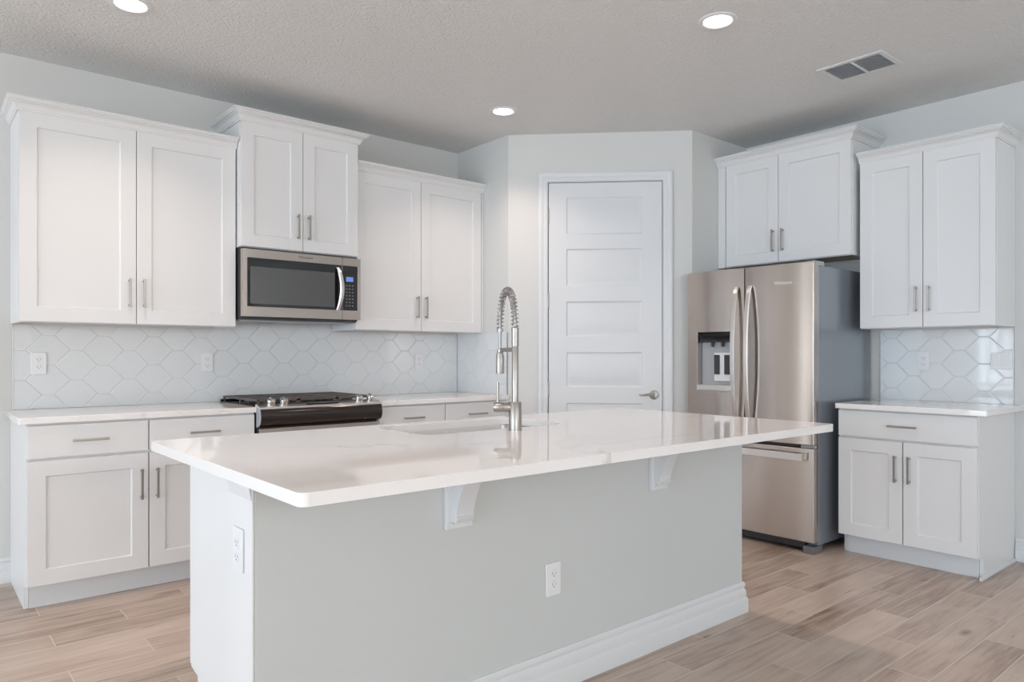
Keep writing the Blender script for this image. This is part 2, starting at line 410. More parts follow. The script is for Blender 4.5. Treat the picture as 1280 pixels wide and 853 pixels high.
m.box(DX0-0.012, DX0-0.004, 0.001, 0.11, 0, DTOP+0.012).box(DX1+0.004, DX1+0.012, 0.001, 0.11, 0, DTOP+0.012).box(DX0-0.004, DX1+0.004, 0.001, 0.11, DTOP+0.004, DTOP+0.012)
o = struct(m.build('trim_2', M_TRIM, smooth=0)); o.location = (*P1, 0); o.rotation_euler = (0, 0, DROT)

dwid = DX1 - DX0
PZ = [(2.077, 2.345), (1.706, 1.972), (1.339, 1.593), (0.975, 1.226), (0.608, 0.859), (0.200, 0.488)]
door = MB().rings_panel(dwid, DTOP - 0.012, 0.036, [(0.128, dwid - 0.142, a - 0.012, b - 0.012) for a, b in PZ],
                        [(0.008, 0.007), (0.020, 0.007), (0.034, 0.002)]).build('door_1', M_TRIM, bevel=0.0015, smooth=20)
dvec = Vector((math.cos(DROT), math.sin(DROT))); 
door.location = (P1[0] + dvec.x * DX0 - dvec.y * 0.036, P1[1] + dvec.y * DX0 + dvec.x * 0.036, 0.012); door.rotation_euler = (0, 0, DROT)
struct(door, 'white six-panel pantry door set across the angled corner', 'door')
hx, hz = 1.046 - DX0, 0.92 - 0.012
m = MB().lathe((hx, -0.036, hz), (0, -1, 0), [(0.033, 0), (0.033, 0.004), (0.028, 0.010), (0.014, 0.013), (0.012, 0.042), (0.013, 0.058)], 28)
pts = [(hx, -0.090, hz), (hx-0.020, -0.092, hz+0.003), (hx-0.045, -0.093, hz+0.006), (hx-0.070, -0.090, hz+0.002), (hx-0.092, -0.086, hz+0.001), (hx-0.108, -0.080, hz+0.006)]
m.tube(pts, [0.011, 0.0095, 0.008, 0.0075, 0.007, 0.005], 12)
m.build('door_handle', M_NICKEL, door)['label'] = 'brushed nickel lever'
MB().box(dwid-0.002, dwid+0.0015, -0.032, -0.004, hz-0.028, hz+0.028).build('latch_plate', M_NICKEL, door)
for z in (2.213, 1.600, 0.957, 0.25):
    m = MB().cyl((-0.004, -0.042, z-0.052-0.012), (-0.004, -0.042, z+0.040), 0.0065, 12).box(-0.004, 0.0, -0.040, -0.006, z-0.06, z+0.038)
    m.lathe((-0.004, -0.042, z+0.040), (0, 0, 1), [(0.004, 0), (0.004, 0.006), (0.002, 0.010)], 10)
    m.build('hinge', M_NICKEL, door)

def baseboard(name, pts, out):
    """Skirting along a floor polyline; out = outward offsets per point (x, y) for unit thickness."""
    m = MB(); m.loft([[(p[0] + o[0]*t, p[1] + o[1]*t, z) for t, z in BASE_PROF] for p, o in zip(pts, out)])
    return struct(m.build(name, M_TRIM))
baseboard('baseboard_back', [(WIN_BACK[1] + 0.0, YW), (0.4355, YW)], [(0, -1)] * 2)
baseboard('baseboard_right', [(XR, 1.3185), (XR, YF)], [(-1, 0)] * 2)
def on_diag(x): return (P1[0] + dvec.x * x, P1[1] + dvec.y * x)
dn = (dvec.y, -dvec.x)
baseboard('baseboard_pantry_left', [on_diag(0.005), on_diag(x0 - cw)], [dn, dn])
baseboard('baseboard_pantry_right', [on_diag(x1 + cw), on_diag(DIAG - 0.002)], [dn, dn])

# ------------------------------------------------------------------ cabinets
def pull(parent, x, z, L=0.155, vertical=True, y=-0.02, name='handle'):
    """Flat bar pull on two posts; front of the door at y."""
    m = MB(); w, t, out = 0.011, 0.008, 0.032
    if vertical:
        m.box(x-w/2, x+w/2, y-out, y-out+t, z-L/2, z+L/2)
        for s in (-1, 1): m.box(x-w/2+0.001, x+w/2-0.001, y-out+t*0.5, y+0.0005, z+s*(L/2-0.012)-0.005, z+s*(L/2-0.012)+0.005)
    else:
        m.box(x-L/2, x+L/2, y-out, y-out+t, z-w/2, z+w/2)
        for s in (-1, 1): m.box(x+s*(L/2-0.012)-0.005, x+s*(L/2-0.012)+0.005, y-out+t*0.5, y+0.0005, z-w/2+0.001, z+w/2-0.001)
    o = m.build(name, M_NICKEL, parent, bevel=0.0012); return o
SHAKER = [(0.0035, 0.0075), (0.004, 0.0085)]
def shaker(parent, x0, x1, z0, z1, yf, hinge_left, hz, handle=True):
    """Shaker door in a cabinet's local frame: back of the door at yf."""
    w, h = x1 - x0, z1 - z0; st, rl = 0.075, 0.073
    m = MB().rings_panel(w, h, 0.019, [(st, w - st, rl, h - rl)], SHAKER).move((x0, yf, z0))
    d = m.build('door', M_CAB, parent, bevel=0.0014, smooth=25)
    if handle: pull(d, (x1 - 0.034) if hinge_left else (x0 + 0.034), hz, y=yf - 0.019)
    return d
CROWN = [(0.0, 0.0), (0.007, 0.0), (0.007, 0.008), (0.011, 0.010), (0.013, 0.018), (0.019, 0.028), (0.029, 0.036), (0.033, 0.037), (0.033, 0.041), (0.041, 0.043), (0.045, 0.047), (0.045, 0.051), (0.051, 0.053), (0.051, 0.060), (0.0, 0.060)]
def crown(parent, w, d, z, left, right, s=1.0, x0=0.0):
    """Crown moulding round a cabinet top; left/right say whether it returns to the wall."""
    pr = [(o * s, t * s) for o, t in CROWN]; m = MB(); rings = []
    if left: rings += [[(x0 - o, 0.0, z + t) for o, t in pr], [(x0 - o, -d - o, z + t) for o, t in pr]]
    else: rings.append([(x0, -d - o, z + t) for o, t in pr])
    if right: rings += [[(w + o, -d - o, z + t) for o, t in pr], [(w + o, 0.0, z + t) for o, t in pr]]
    else: rings.append([(w, -d - o, z + t) for o, t in pr])
    m.loft(rings)
    return m.build('crown_moulding', M_CAB, parent, smooth=30)
def wall_cabinet(label, loc, rz, w, d, h, split, crown_lr, filler=(0.0, 0.0), hz=0.17, group=None, crown_s=1.0, lo=0.004, xin=(0.004, 0.004)):
    """Local frame: back on y=0, front to -y, bottom at z=0. d = carcass depth; doors 19 mm in front."""
    t = thing('wall_cabinet', label, 'cabinet', loc, rz, group)
    m = MB()
    m.box(0, 0.018, -d, 0, 0, h).box(w-0.018, w, -d, 0, 0, h).box(0.018, w-0.018, -d, 0, h-0.018, h).box(0.018, w-0.018, -d+0.002, -0.004, 0.012, 0.026).box(0.018, w-0.018, -0.012, 0, 0.0, h-0.018)
    m.box(0.018, w-0.018, -d, -d+0.018, 0, 0.03).box(0.018, w-0.018, -d, -d+0.018, h-0.05, h-0.018)
    m.build('carcass', M_CAB, t, bevel=0.001)
    MB().box(0.020, w-0.020, -d+0.020, -0.014, 0.0105, 0.0118).build('underside', M_CABIN, t)
    if filler[0]: MB().box(0, filler[0]-0.003, -d-0.017, -d, 0, h).build('filler', M_CAB, t, bevel=0.001)
    if filler[1]: MB().box(w-filler[1]+0.003, w, -d-0.017, -d, 0, h).build('filler', M_CAB, t, bevel=0.001)
    g = 0.0018; zt = h - 0.003
    shaker(t, filler[0] + xin[0], split - g, lo, zt, -d - 0.001, True, hz)
    shaker(t, split + g, w - filler[1] - xin[1], lo, zt, -d - 0.001, False, hz)
    crown(t, w, d + 0.019, h - 0.005, *crown_lr, s=crown_s)
    return t

UB = 1.372
wall_cabinet('wide two-door white wall cabinet left of the microwave', (0.434, YW, UB), 0, 1.070, 0.318, 1.058, 0.533, (True, False), group=None)
wall_cabinet('short two-door white wall cabinet directly above the microwave', (1.509, YW, 1.846), 0, 0.766, 0.378, 0.742, 0.384, (True, True), hz=0.150, crown_s=1.08)
wall_cabinet('two-door white wall cabinet right of the microwave, against the pantry wall', (2.281, YW, UB), 0, P1[0]-2.281-0.001, 0.318, 1.062, 0.518, (False, False), filler=(0.0, 0.018))
wall_cabinet('short two-door white wall cabinet above the steel refrigerator', (XR, P2[1]-0.002, 1.846), -PI/2, 0.984, 0.369, 0.742, 0.482, (False, True), filler=(0.066, 0.0), hz=0.150, crown_s=1.08)
wall_cabinet('tall two-door white wall cabinet right of the refrigerator, over the small counter', (XR, 2.0755, UB), -PI/2, 0.752, 0.318, 1.055, 0.374, (False, True))

def base_cabinet(label, loc, rz, w, split, drawers, ends=(True, True), filler=(0, 0), group=None):
    """Base unit, carcass 0.60 deep, doors to 0.632; one drawer across or one over each door."""
    t = thing('base_cabinet', label, 'cabinet', loc, rz, group)
    D, H, K = 0.610, 0.882, 0.115
    m = MB()
    for xa, xb in ((0, 0.018), (w-0.018, w)):
        m.prism([(0, 0), (-D+0.068, 0), (-D+0.068, K), (-D, K), (-D, H), (0, H)], 'x', xa, xb)
    m.box(0.018, w-0.018, -D, -0.01, K, K+0.018).box(0.018, w-0.018, -0.012, 0, K, H).box(0.018, w-0.018, -D, -D+0.018, H-0.04, H).box(0.018, w-0.018, -D, -D+0.018, 0.700, 0.728)
    m.box(split-0.02, split+0.02, -D+0.0012, -D+0.017, K+0.018, 0.700).box(split-0.02, split+0.02, -D+0.0012, -D+0.017, 0.728, H-0.04)
    m.build('carcass', M_CAB, t, bevel=0.001)
    MB().box(0.019, w-0.019, -D+0.056, -D+0.069, 0.001, K).build('toe_kick', M_TRIM, t)
    for k in (0, 1):
        if filler[k]:
            xa, xb = (0, filler[0]-0.003) if k == 0 else (w-filler[1]+0.003, w)
            MB().box(xa, xb, -D-0.017, -D, K, H).build('filler', M_CAB, t, bevel=0.001)
    xl, xr, g = filler[0]+0.004, w-filler[1]-0.004, 0.003
    def drawer(a, b):
        dr = MB().box(a, b, -D-0.020, -D-0.001, 0.719, 0.873).build('drawer', M_CAB, t, bevel=0.0016)
        pull(dr, (a+b)/2, 0.796, vertical=False, y=-D-0.020)
    if drawers == 1: drawer(xl, xr)
    else: drawer(xl, split-g); drawer(split+g, xr)
    shaker(t, xl, split-g, 0.120, 0.707, -D-0.001, True, 0.552)
    shaker(t, split+g, xr, 0.120, 0.707, -D-0.001, False, 0.552)
    return t
base_cabinet('wide white base cabinet with two drawers, left of the gas range', (0.434, YW - 0.002, 0), 0, 1.072, 0.525, 2)
base_cabinet('white base cabinet with two drawers between the range and the pantry wall', (2.286, YW - 0.002, 0), 0, P1[0]-2.286-0.002, 0.516, 2, filler=(0, 0.02))
rb = base_cabinet('small white base cabinet with one wide drawer, right of the refrigerator', (XR - 0.002, 2.0745, 0), -PI/2, 0.751, 0.374, 1)

MB().prism([(0.751, 0.0005), (0.763, 0.0005), (0.763, 0.008), (0.758, 0.017), (0.751, 0.019)], 'y', -0.610, -0.022).build('shoe_moulding', M_TRIM, rb)

# ------------------------------------------------------------------ worktops
def worktop(name, label, x0, x1, y0, y1, r=0.006):
    m = MB().prism(rounded_rect(x0, x1, y0, y1, r, 4), 'z', 0.0, 0.031)
    o = m.build(name, M_QUARTZ, bevel=0.003, seg=3); o.location = (0, 0, CT - 0.031)
    return tag(o, label, 'countertop')
worktop('countertop', 'white quartz countertop on the wide base cabinet left of the range', 0.405, 1.5125, 4.003, YW - 0.0005)
worktop('countertop', 'short white quartz countertop between the range and the pantry wall', 2.2835, P1[0] - 0.0005, 4.003, YW - 0.0005)
worktop('countertop', 'small white quartz countertop right of the refrigerator', 4.325, XR - 0.0005, 1.273, 2.078)

# ------------------------------------------------------------------ tiled backsplashes
def hexfill(m, rects, cx, cz, hx=0.1050, fx=0.0285, hz=0.0820, px=0.1330):
    """Stretched-hexagon tiles with bevelled edges in the plane y=0 (towards -y), clipped to each rectangle."""
    for (xa, xb, za, zb) in rects:
        bm = bmesh.new()
        i0, i1 = int(math.floor((xa-cx)/px))-1, int(math.ceil((xb-cx)/px))+1
        j0, j1 = int(math.floor((za-cz)/(2*hz)))-2, int(math.ceil((zb-cz)/(2*hz)))+2
        for i in range(i0, i1+1):
            for j in range(j0, j1+1):
                x, z = cx + px*i, cz + 2*hz*j + (hz if i % 2 else 0)
                def ring(ins, y):
                    k = 1 - ins / hz; 
                    return [bm.verts.new((x + sx*k, y, z + sz*k)) for sx, sz in ((-hx,0),(-fx,-hz),(fx,-hz),(hx,0),(fx,hz),(-fx,hz))]
                R = [ring(0.0005, -0.0006), ring(0.0004, -0.0064), ring(0.0058, -0.0084)]
                for a, b in zip(R, R[1:]):
                    for k in range(6): bm.faces.new((a[k], a[(k+1)%6], b[(k+1)%6], b[k]))
                bm.faces.new(R[-1])
        for co, no in (((xa,0,0),(-1,0,0)), ((xb,0,0),(1,0,0)), ((0,0,za),(0,0,-1)), ((0,0,zb),(0,0,1))):
            bmesh.ops.bisect_plane(bm, geom=bm.verts[:]+bm.edges[:]+bm.faces[:], plane_co=co, plane_no=no, clear_outer=True)
        me = bpy.data.meshes.new('tmp'); bm.to_mesh(me); bm.free(); m.bm.from_mesh(me); bpy.data.meshes.remove(me)
def backsplash(label, loc, rz, rects, cx, cz, trims):
    t = thing('tile_backsplash', label, 'backsplash', loc, rz)
    m = MB(); hexfill(m, rects, cx, cz); m.build('tile_field', M_TILE, t, smooth=0)
    g = MB()
    for r in rects: g.box(r[0], r[1], -0.0059, -0.0006, r[2], r[3])
    g.build('grout', M_GROUT, t, smooth=0)
    for x, za, zb in trims: MB().box(x-0.002, x+0.002, -0.011, -0.0004, za, zb).build('edge_trim', M_EDGE, t, smooth=0)
    return t
zb0, zb1 = CT + 0.001, UB - 0.001
backsplash('long white hexagon-tile backsplash behind the gas range', (0, YW, 0), 0, [(0.444, 1.512, zb0, zb1), (1.512, 2.278, zb0, 1.43), (2.278, 3.349, zb0, zb1)], 0.606, 1.235, [(0.442, zb0, zb1)])
backsplash('narrow white tile return on the pantry side wall beside the range counter', (P1[0], YW - 0.0115, 0), -PI/2, [(0, 0.612, zb0, zb1)], 0.30, 1.235, [(0.615, zb0, zb1)])
backsplash('white hexagon-tile backsplash above the small counter by the refrigerator', (XR, 2.083, 0), -PI/2, [(0.0, 0.751, zb0, zb1)], 0.336, 1.235, [(0.753, zb0, zb1), (-0.002, zb0, zb1)])

# ------------------------------------------------------------------ island
IX0, IX1, IY0, IY1 = 0.640, 3.023, 1.4514, 2.668          # worktop
WX0, WX1, WY0, WY1 = 0.705, 3.010, 1.886, 2.050           # half wall
isl = thing('kitchen_island', 'white kitchen island with grey half wall under a long white quartz top', 'island', (_mid(WX0, WX1), _mid(WY0, IY1), 0))
IO = Vector((-isl.location.x, -isl.location.y, 0))
H = CT - 0.0315
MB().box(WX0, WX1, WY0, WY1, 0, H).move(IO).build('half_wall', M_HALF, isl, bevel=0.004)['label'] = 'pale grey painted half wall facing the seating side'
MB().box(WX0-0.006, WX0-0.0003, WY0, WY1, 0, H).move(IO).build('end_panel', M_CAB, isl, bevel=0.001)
m = MB(); CX0, CX1, CYF = 0.756, 2.965, 2.606
m.prism([(WY1, 0), (2.535, 0), (2.535, 0.125), (CYF, 0.135), (CYF, H), (WY1, H)], 'x', CX0, CX0+0.018)
m.prism([(WY1, 0), (2.535, 0), (2.535, 0.125), (CYF, 0.135), (CYF, H), (WY1, H)], 'x', CX1-0.018, CX1)
m.box(CX0+0.018, CX1-0.018, WY1, CYF, 0.135, 0.15).box(CX0+0.018, CX1-0.018, CYF-0.018, CYF, H-0.04, H)
m.box(CX0+0.018, CX1-0.018, 2.52, 2.535, 0.002, 0.125)
m.move(IO).build('cabinet_body', M_CAB, isl, bevel=0.001)['label'] = 'white cabinet side of the island'
nd = 4
for k in range(nd):
    a = CX0 + (CX1-CX0)*k/nd; b = CX0 + (CX1-CX0)*(k+1)/nd; w = b - a - 0.004
    dm = MB().rings_panel(w, H-0.145, 0.019, [(0.075, w-0.075, 0.073, H-0.145-0.073)], SHAKER)
    bmesh.ops.rotate(dm.bm, verts=dm.bm.verts, matrix=Matrix.Rotation(PI, 3, 'Z'))
    dm.move((b-0.002, CYF+0.001, 0.140)).move(IO).build('door', M_CAB, isl, bevel=0.0014, smooth=25)
# skirting round the half wall
m = MB(); IB = [(o * 0.95, z * 1.07) for o, z in BASE_PROF]; rings = []
for px, py, sx, sy in ((WX0, WY1, -1, 0), (WX0, WY0, -1, -1), (WX1, WY0, 1, -1), (WX1, WY1, 1, 0)):
    rings.append([(px + sx*o, py + sy*o, z) for o, z in IB])
m.loft(rings).move(IO).build('baseboard', M_TRIM, isl, smooth=30)
# small cove under the top, on the end of the half wall
prof = [(0, 0), (0.003, 0), (0.005, 0.010), (0.008, 0.022), (0.011, 0.034), (0.012, 0.045), (0.014, 0.048), (0.014, 0.059), (0, 0.059)]
m = MB(); m.loft([[(WX0 - 0.0062 - o * 0.7, y, H - 0.059 + z) for o, z in prof] for y in (WY0 + 0.001, WY1 + 0.004)])
m.move(IO).build('cove_moulding', M_TRIM, isl)
# corbels
def corbel(xc):
    w, bw = 0.105, 0.070
    pl = MB().box(xc-w/2, xc+w/2, WY0-0.018, WY0-0.0003, 0.652, H).move(IO).build('corbel', M_TRIM, isl, bevel=0.003)
    pr = [(0, H)]; n = 16                        # (out from the plate, z)
    pr.append((0.150, H)); pr.append((0.150, H-0.020)); pr.append((0.110, H-0.030))
    for k in range(n+1):
        a = k / n
        pr.append((0.028 + 0.066 * (1 - a) ** 1.4, H-0.034 - 0.150*a))
    pr += [(0.036, H-0.190), (0.028, H-0.205), (0, H-0.205)]
    MB().prism([(WY0-0.017-o, z) for o, z in pr], 'x', xc-bw/2, xc+bw/2).move(IO).build('bracket', M_TRIM, pl, bevel=0.002)
    for dx in (-0.03, 0.03):
        MB().lathe((xc+dx, WY0-0.018, 0.668), (0, -1, 0), [(0.006, -0.001), (0.006, 0.001), (0.003, 0.003)], 14).move(IO).build('screw_cap', M_TRIM, pl)
corbel(1.360); corbel(2.376)

# worktop with a sink cut-out
SX0, SX1, SY0, SY1, SR = 1.450, 2.165, 2.200, 2.592, 0.075
def slab_with_hole(outer, inner, h):
    m = MB(); bm = m.bm
    def loop(pts, z):
        vs = [bm.verts.new((p[0], p[1], z)) for p in pts]
        return vs, [bm.edges.new((vs[i], vs[(i+1) % len(vs)])) for i in range(len(vs))]
    tops = []
    for z in (0, h):
        o_, oe = loop(outer, z); i_, ie = loop(inner, z)
        bmesh.ops.triangle_fill(bm, use_beauty=True, use_dissolve=False, edges=oe + ie); tops.append((o_, i_))
    for a, b in zip(tops[0], tops[1]):
        for k in range(len(a)): bm.faces.new((a[k], a[(k+1) % len(a)], b[(k+1) % len(a)], b[k]))
    return m
m = slab_with_hole(rounded_rect(IX0, IX1, IY0, IY1, 0.022, 6), rounded_rect(SX0, SX1, SY0, SY1, SR, 8), 0.031)
o = m.build('island_countertop', M_QUARTZ, bevel=0.002, seg=2); o.location = (0, 0, CT - 0.031)
tag(o, 'long white veined quartz countertop on the island, with a sink cut-out', 'countertop')

# undermount sink
sk = thing('sink', 'stainless undermount sink set in the island countertop', 'sink', (_mid(SX0, SX1), _mid(SY0, SY1), 0.66))
SO = -Vector(sk.location)
zs = CT - 0.032
def rr(e, r, z): return [(p[0], p[1], z) for p in rounded_rect(SX0-e, SX1+e, SY0-e, SY1+e, max(r, 0.01), 8)]
m = MB(); m.loft([rr(0.012, SR+0.012, zs), rr(0.004, SR+0.004, zs-0.002), rr(0.002, SR, zs-0.02), rr(-0.004, SR, 0.715), rr(-0.02, SR, 0.692), rr(-0.05, SR, 0.684)], cap0=False, cap1=True)
o = m.move(SO).build('basin', M_SINK, sk); md = o.modifiers.new('shell', 'SOLIDIFY'); md.thickness = 0.0015; md.offset = -1
MB().lathe((_mid(SX0,SX1), 2.43, 0.6845), (0,0,1), [(0.045, -0.02), (0.045, 0.002), (0.036, 0.003), (0.034, -0.004), (0.010, -0.004), (0.008, 0.001)], 28).move(SO).build('drain', M_CHROME, sk)

# pull-down faucet with a spring neck
FX, FY = 1.819, 2.134
fc = thing('faucet', 'tall brushed nickel spring-neck faucet behind the island sink', 'faucet', (FX, FY, CT))
MB().lathe((0,0,0), (0,0,1), [(0.027, 0.0), (0.027, 0.004), (0.025, 0.005), (0.025, 0.108), (0.0235, 0.110)], 32).build('base', M_NICKEL, fc)
z1 = 1.238 - CT
MB().lathe((0,0,0), (0,0,1), [(0.0130, 0.109), (0.0130, z1-0.002), (0.0120, z1), (0.0120, z1+0.003), (0.0142, z1+0.004), (0.0142, 1.312-CT), (0.009, 1.314-CT)], 28).build('post', M_NICKEL, fc)
rv = Vector((0.050, 0.154, 0)); half = rv / 2
ZA, ZT, ZH = 1.305 - CT, 1.462 - CT, 1.312 - CT
def arch(t):                                      # t 0..1 along the neck, from the post to the hose end
    a = PI * t
    c = half * (1 - math.cos(a)) ; r = (ZT - ZA) * (math.sin(a) ** 0.80 if math.sin(a) > 0 else 0)
    return Vector((c.x, c.y, ZA + r + (ZH - ZA) * t))
MB().tube([arch(k/40) for k in range(41)] , 0.0075, 12).build('hose', M_RUBBER, fc)
coil = []
turns, per = 25, 14
side = Vector((rv.y, -rv.x, 0)).normalized()
arcs = [arch(k/400) for k in range(401)]; cum = [0]
for a, b in zip(arcs, arcs[1:]): cum.append(cum[-1] + (b-a).length)
def at_len(s):
    lo = 0
    for k in range(400):
        if cum[k+1] >= s: lo = k; break
    else: lo = 399
    f = (s - cum[lo]) / max(1e-9, cum[lo+1]-cum[lo]); return arcs[lo].lerp(arcs[lo+1], f), (arcs[lo+1]-arcs[lo]).normalized()
for k in range(turns*per+1):
    p, tg = at_len(cum[-1] * (0.0 + k/(turns*per)))
    u = side; w = tg.cross(u).normalized(); a = 2*PI*k/per
    coil.append(p + (u*math.cos(a) + w*math.sin(a)) * 0.0130)
MB().tube(coil, 0.0021, 6).build('spring', M_NICKEL, fc)
hp = Vector((rv.x, rv.y, 0))
MB().lathe((hp.x, hp.y, ZH-0.010), (0,0,1), [(0.0128, 0), (0.0128, 0.012), (0.008, 0.014)], 20).build('spring_collar', M_NICKEL, fc)
MB().cyl((hp.x, hp.y, 1.222-CT), (hp.x, hp.y, ZH-0.008), 0.0068, 14).build('hose', M_RUBBER, fc)
MB().lathe((hp.x, hp.y, 1.130-CT), (0,0,1), [(0.012, 0), (0.0165, 0.001), (0.0172, 0.010), (0.0172, 0.070), (0.0145, 0.082), (0.0145, 0.083), (0.012, 0.084), (0.0135, 0.088), (0.0125, 0.100), (0.007, 0.102)], 24).build('spray_head', M_NICKEL, fc)
dirn = hp.normalized(); perp = Vector((-dirn.y, dirn.x, 0)) * 0.006
m = MB(); q = lambda t, s, z: tuple(dirn*t + perp*s + Vector((0,0,z)))
za, zb = 1.220-CT, 1.236-CT
m.loft([[q(0.010,-1,za), q(0.010,1,za), q(0.010,1,zb), q(0.010,-1,zb)], [q(hp.length-0.012,-1,za), q(hp.length-0.012,1,za), q(hp.length-0.012,1,zb), q(hp.length-0.012,-1,zb)]])
m.build('holder_arm', M_NICKEL, fc, bevel=0.001)
lv = Vector((-0.764, 0.645, 0)); zc = 0.090
m = MB().lathe(Vector((0,0,zc)) + lv*0.018, lv, [(0.018, 0), (0.0190, 0.010), (0.0190, 0.030), (0.0182, 0.0305), (0.0182, 0.0325), (0.0195, 0.033), (0.0195, 0.060), (0.016, 0.066)], 26)
m.build('valve', M_NICKEL, fc)
tip = lv * 0.068 + Vector((0,0,zc+0.014))
MB().tube([tip, tip + Vector((0,0,0.035)), tip + Vector((0,0,0.082))], 0.0058, 12).build('lever', M_NICKEL, fc)

# ------------------------------------------------------------------ gas range
RX0, RX1 = 1.5145, 2.2815; RW = RX1 - RX0
rg = thing('gas_range', 'black and stainless slide-in gas range below the microwave', 'stove', (RX0, YW - 0.012, 0))
D0 = -0.612                                         # body front (local y)
m = MB().box(0.002, RW-0.002, D0, -0.002, 0.05, 0.906)
m.build('body', M_DARK, rg, bevel=0.002)
MB().box(0.004, RW-0.004, D0+0.06, -0.05, 0.004, 0.05).build('plinth', M_DARK, rg)
m = MB().box(0.0, RW, -0.600, -0.002, 0.906, 0.917); m.box(0.0, RW, -0.020, -0.002, 0.917, 0.930)
m.build('cooktop', M_BLACK, rg, bevel=0.003)
# stainless ledge with the knobs, then the dark bull-nosed panel
led = MB().prism([(-0.598, 0.9065), (-0.598, 0.928), (-0.612, 0.929), (-0.668, 0.912), (-0.668, 0.900), (-0.612, 0.900)], 'x', 0.0, RW).build('control_ledge', M_STEELB, rg, bevel=0.001)
prof = [(-0.6125, 0.9015), (-0.668, 0.9115)]
for k in range(9):
    a = math.radians(75 - 150*k/8*0.9); prof.append((-0.650 - 0.034*math.cos(a), 0.858 + 0.052*math.sin(a)))
prof += [(-0.640, 0.800), (-0.6125, 0.798)]
MB().prism(prof, 'x', 0.0, RW).build('control_panel', M_BROWNSTEEL, rg, bevel=0.001, smooth=30)
for s in (0, 1):
    x = -0.001 if s == 0 else RW - 0.004
    MB().prism([(p[0], p[1]) for p in prof], 'x', x, x+0.005).build('end_cap', M_GREYPL, rg)
kn = MB().lathe((0,0,0), (0,0,1), [(0.027, 0), (0.027, 0.004), (0.021, 0.006), (0.0205, 0.020), (0.024, 0.022), (0.023, 0.034), (0.018, 0.037)], 24)
kn.box(-0.005, 0.005, -0.020, 0.020, 0.034, 0.044)
tilt = math.atan2(0.017, 0.056)
K = None
for x in (0.073, 0.148, 0.625, 0.702):
    if K is None: K = kn.build('knob', M_CHROME, rg, bevel=0.001); kk = K
    else: kk = K.copy(); COL.objects.link(kk); kk.parent = rg
    kk.location = (x, -0.640, 0.9205); kk.rotation_euler = (tilt, 0, 0)
MB().box(RW/2-0.10, RW/2+0.10, -0.652, -0.628, 0.9165, 0.9225).build('touch_display', M_BGLASS, rg)
# three grates over five burners
for i, (xc, yc, r) in enumerate(((0.135, -0.46, 0.045), (0.135, -0.17, 0.038), (RW/2, -0.31, 0.055), (RW-0.135, -0.46, 0.045), (RW-0.135, -0.17, 0.038))):
    b = MB().lathe((xc, yc, 0.917), (0,0,1), [(r, 0), (r, 0.008), (r*0.7, 0.010), (r*0.7, 0.013), (r*0.6, 0.016)], 24).build('burner', M_IRON, rg)
gw = (RW - 0.024) / 3
for i in range(3):
    a = 0.012 + gw*i + 0.002; b = a + gw - 0.004; ya, yb = -0.592, -0.025; zt, zb = 0.952, 0.940
    m = MB()
    m.box(a, a+0.011, ya, yb, zb, zt).box(b-0.011, b, ya, yb, zb, zt).box(a, b, ya, ya+0.011, zb, zt).box(a, b, yb-0.011, yb, zb, zt).box(a, b, (ya+yb)/2-0.006, (ya+yb)/2+0.006, zb, zt)
    n = 12
    for k in range(1, n):
        y = ya + (yb-ya)*k/n
        m.box(a+0.006, b-0.006, y-0.0045, y+0.0045, zb+0.001, zt)
    m.box((a+b)/2-0.005, (a+b)/2+0.005, ya, yb, zb+0.001, zt)
    for fx in (a, b-0.011):
        for fy in (ya, (ya+yb)/2-0.006, yb-0.011): m.box(fx, fx+0.011, fy, fy+0.011, 0.917, zb)
    m.build('grate', M_IRON, rg, bevel=0.0015)
# oven door, its handle and window, storage drawer
od = MB().rings_panel(RW-0.006, 0.560, 0.040, [(0.11, RW-0.116, 0.11, 0.43)], [(0.003, 0.003)]).move((0.003, D0-0.001, 0.232)).build('oven_door', M_STEEL, rg, bevel=0.003)
MB().box(0.118, RW-0.118, D0-0.040, D0-0.0372, 0.348, 0.656).build('oven_window', M_BGLASS, od)
m = MB().tube([(0.05, D0-0.095, 0.745), (RW-0.05, D0-0.095, 0.745)], 0.012, 14)
for x in (0.075, RW-0.075): m.box(x-0.010, x+0.010, D0-0.095, D0-0.040, 0.736, 0.754)
m.build('oven_handle', M_STEELB, od)
MB().box(0.003, RW-0.003, D0-0.036, D0-0.001, 0.060, 0.226).build('storage_drawer', M_STEEL, rg, bevel=0.003)

# ------------------------------------------------------------------ over-the-range microwave
MX0 = 1.5105; MW_ = 0.762
mw = thing('microwave', 'stainless over-the-range microwave with a black glass window', 'microwave', (MX0, YW - 0.002, 1.416))
MH = 0.428; MD = -0.388                             # height, body front
MB().prism([(-0.004, 0.020), (MD+0.03, 0.0), (MD, 0.012), (MD, MH), (-0.004, MH)], 'x', 0.002, MW_-0.002).build('body', M_DARK, mw, bevel=0.002)
ft = MD - 0.001
xs = 0.633                                          # door / control split
m = MB().rings_panel(xs-0.002, 0.396, 0.040, [(0.024, xs-0.002-0.0005, 0.058, 0.346)], [(0.0015, 0.0015)]).move((0.0, ft, 0.018)); dr = m.build('door', M_STEEL, mw, bevel=0.002)
gl = MB().box(0.0262, xs-0.003, ft-0.0395, ft-0.0382, 0.0775, 0.3625).build('door_glass', M_BGLASS, dr)
MB().prism([(p[0], p[1]) for p in rounded_rect(0.042, 0.580, 0.094, 0.312, 0.006, 3)], 'y', ft-0.0402, ft-0.0393).build('window', M_WINDOW, dr)
m = MB().rings_panel(MW_-xs-0.002, 0.396, 0.040, [(0.0005, MW_-xs-0.022, 0.058, 0.346)], [(0.0015, 0.0015)]).move((xs+0.001, ft, 0.018)); cp = m.build('control_panel', M_STEEL, mw, bevel=0.002)
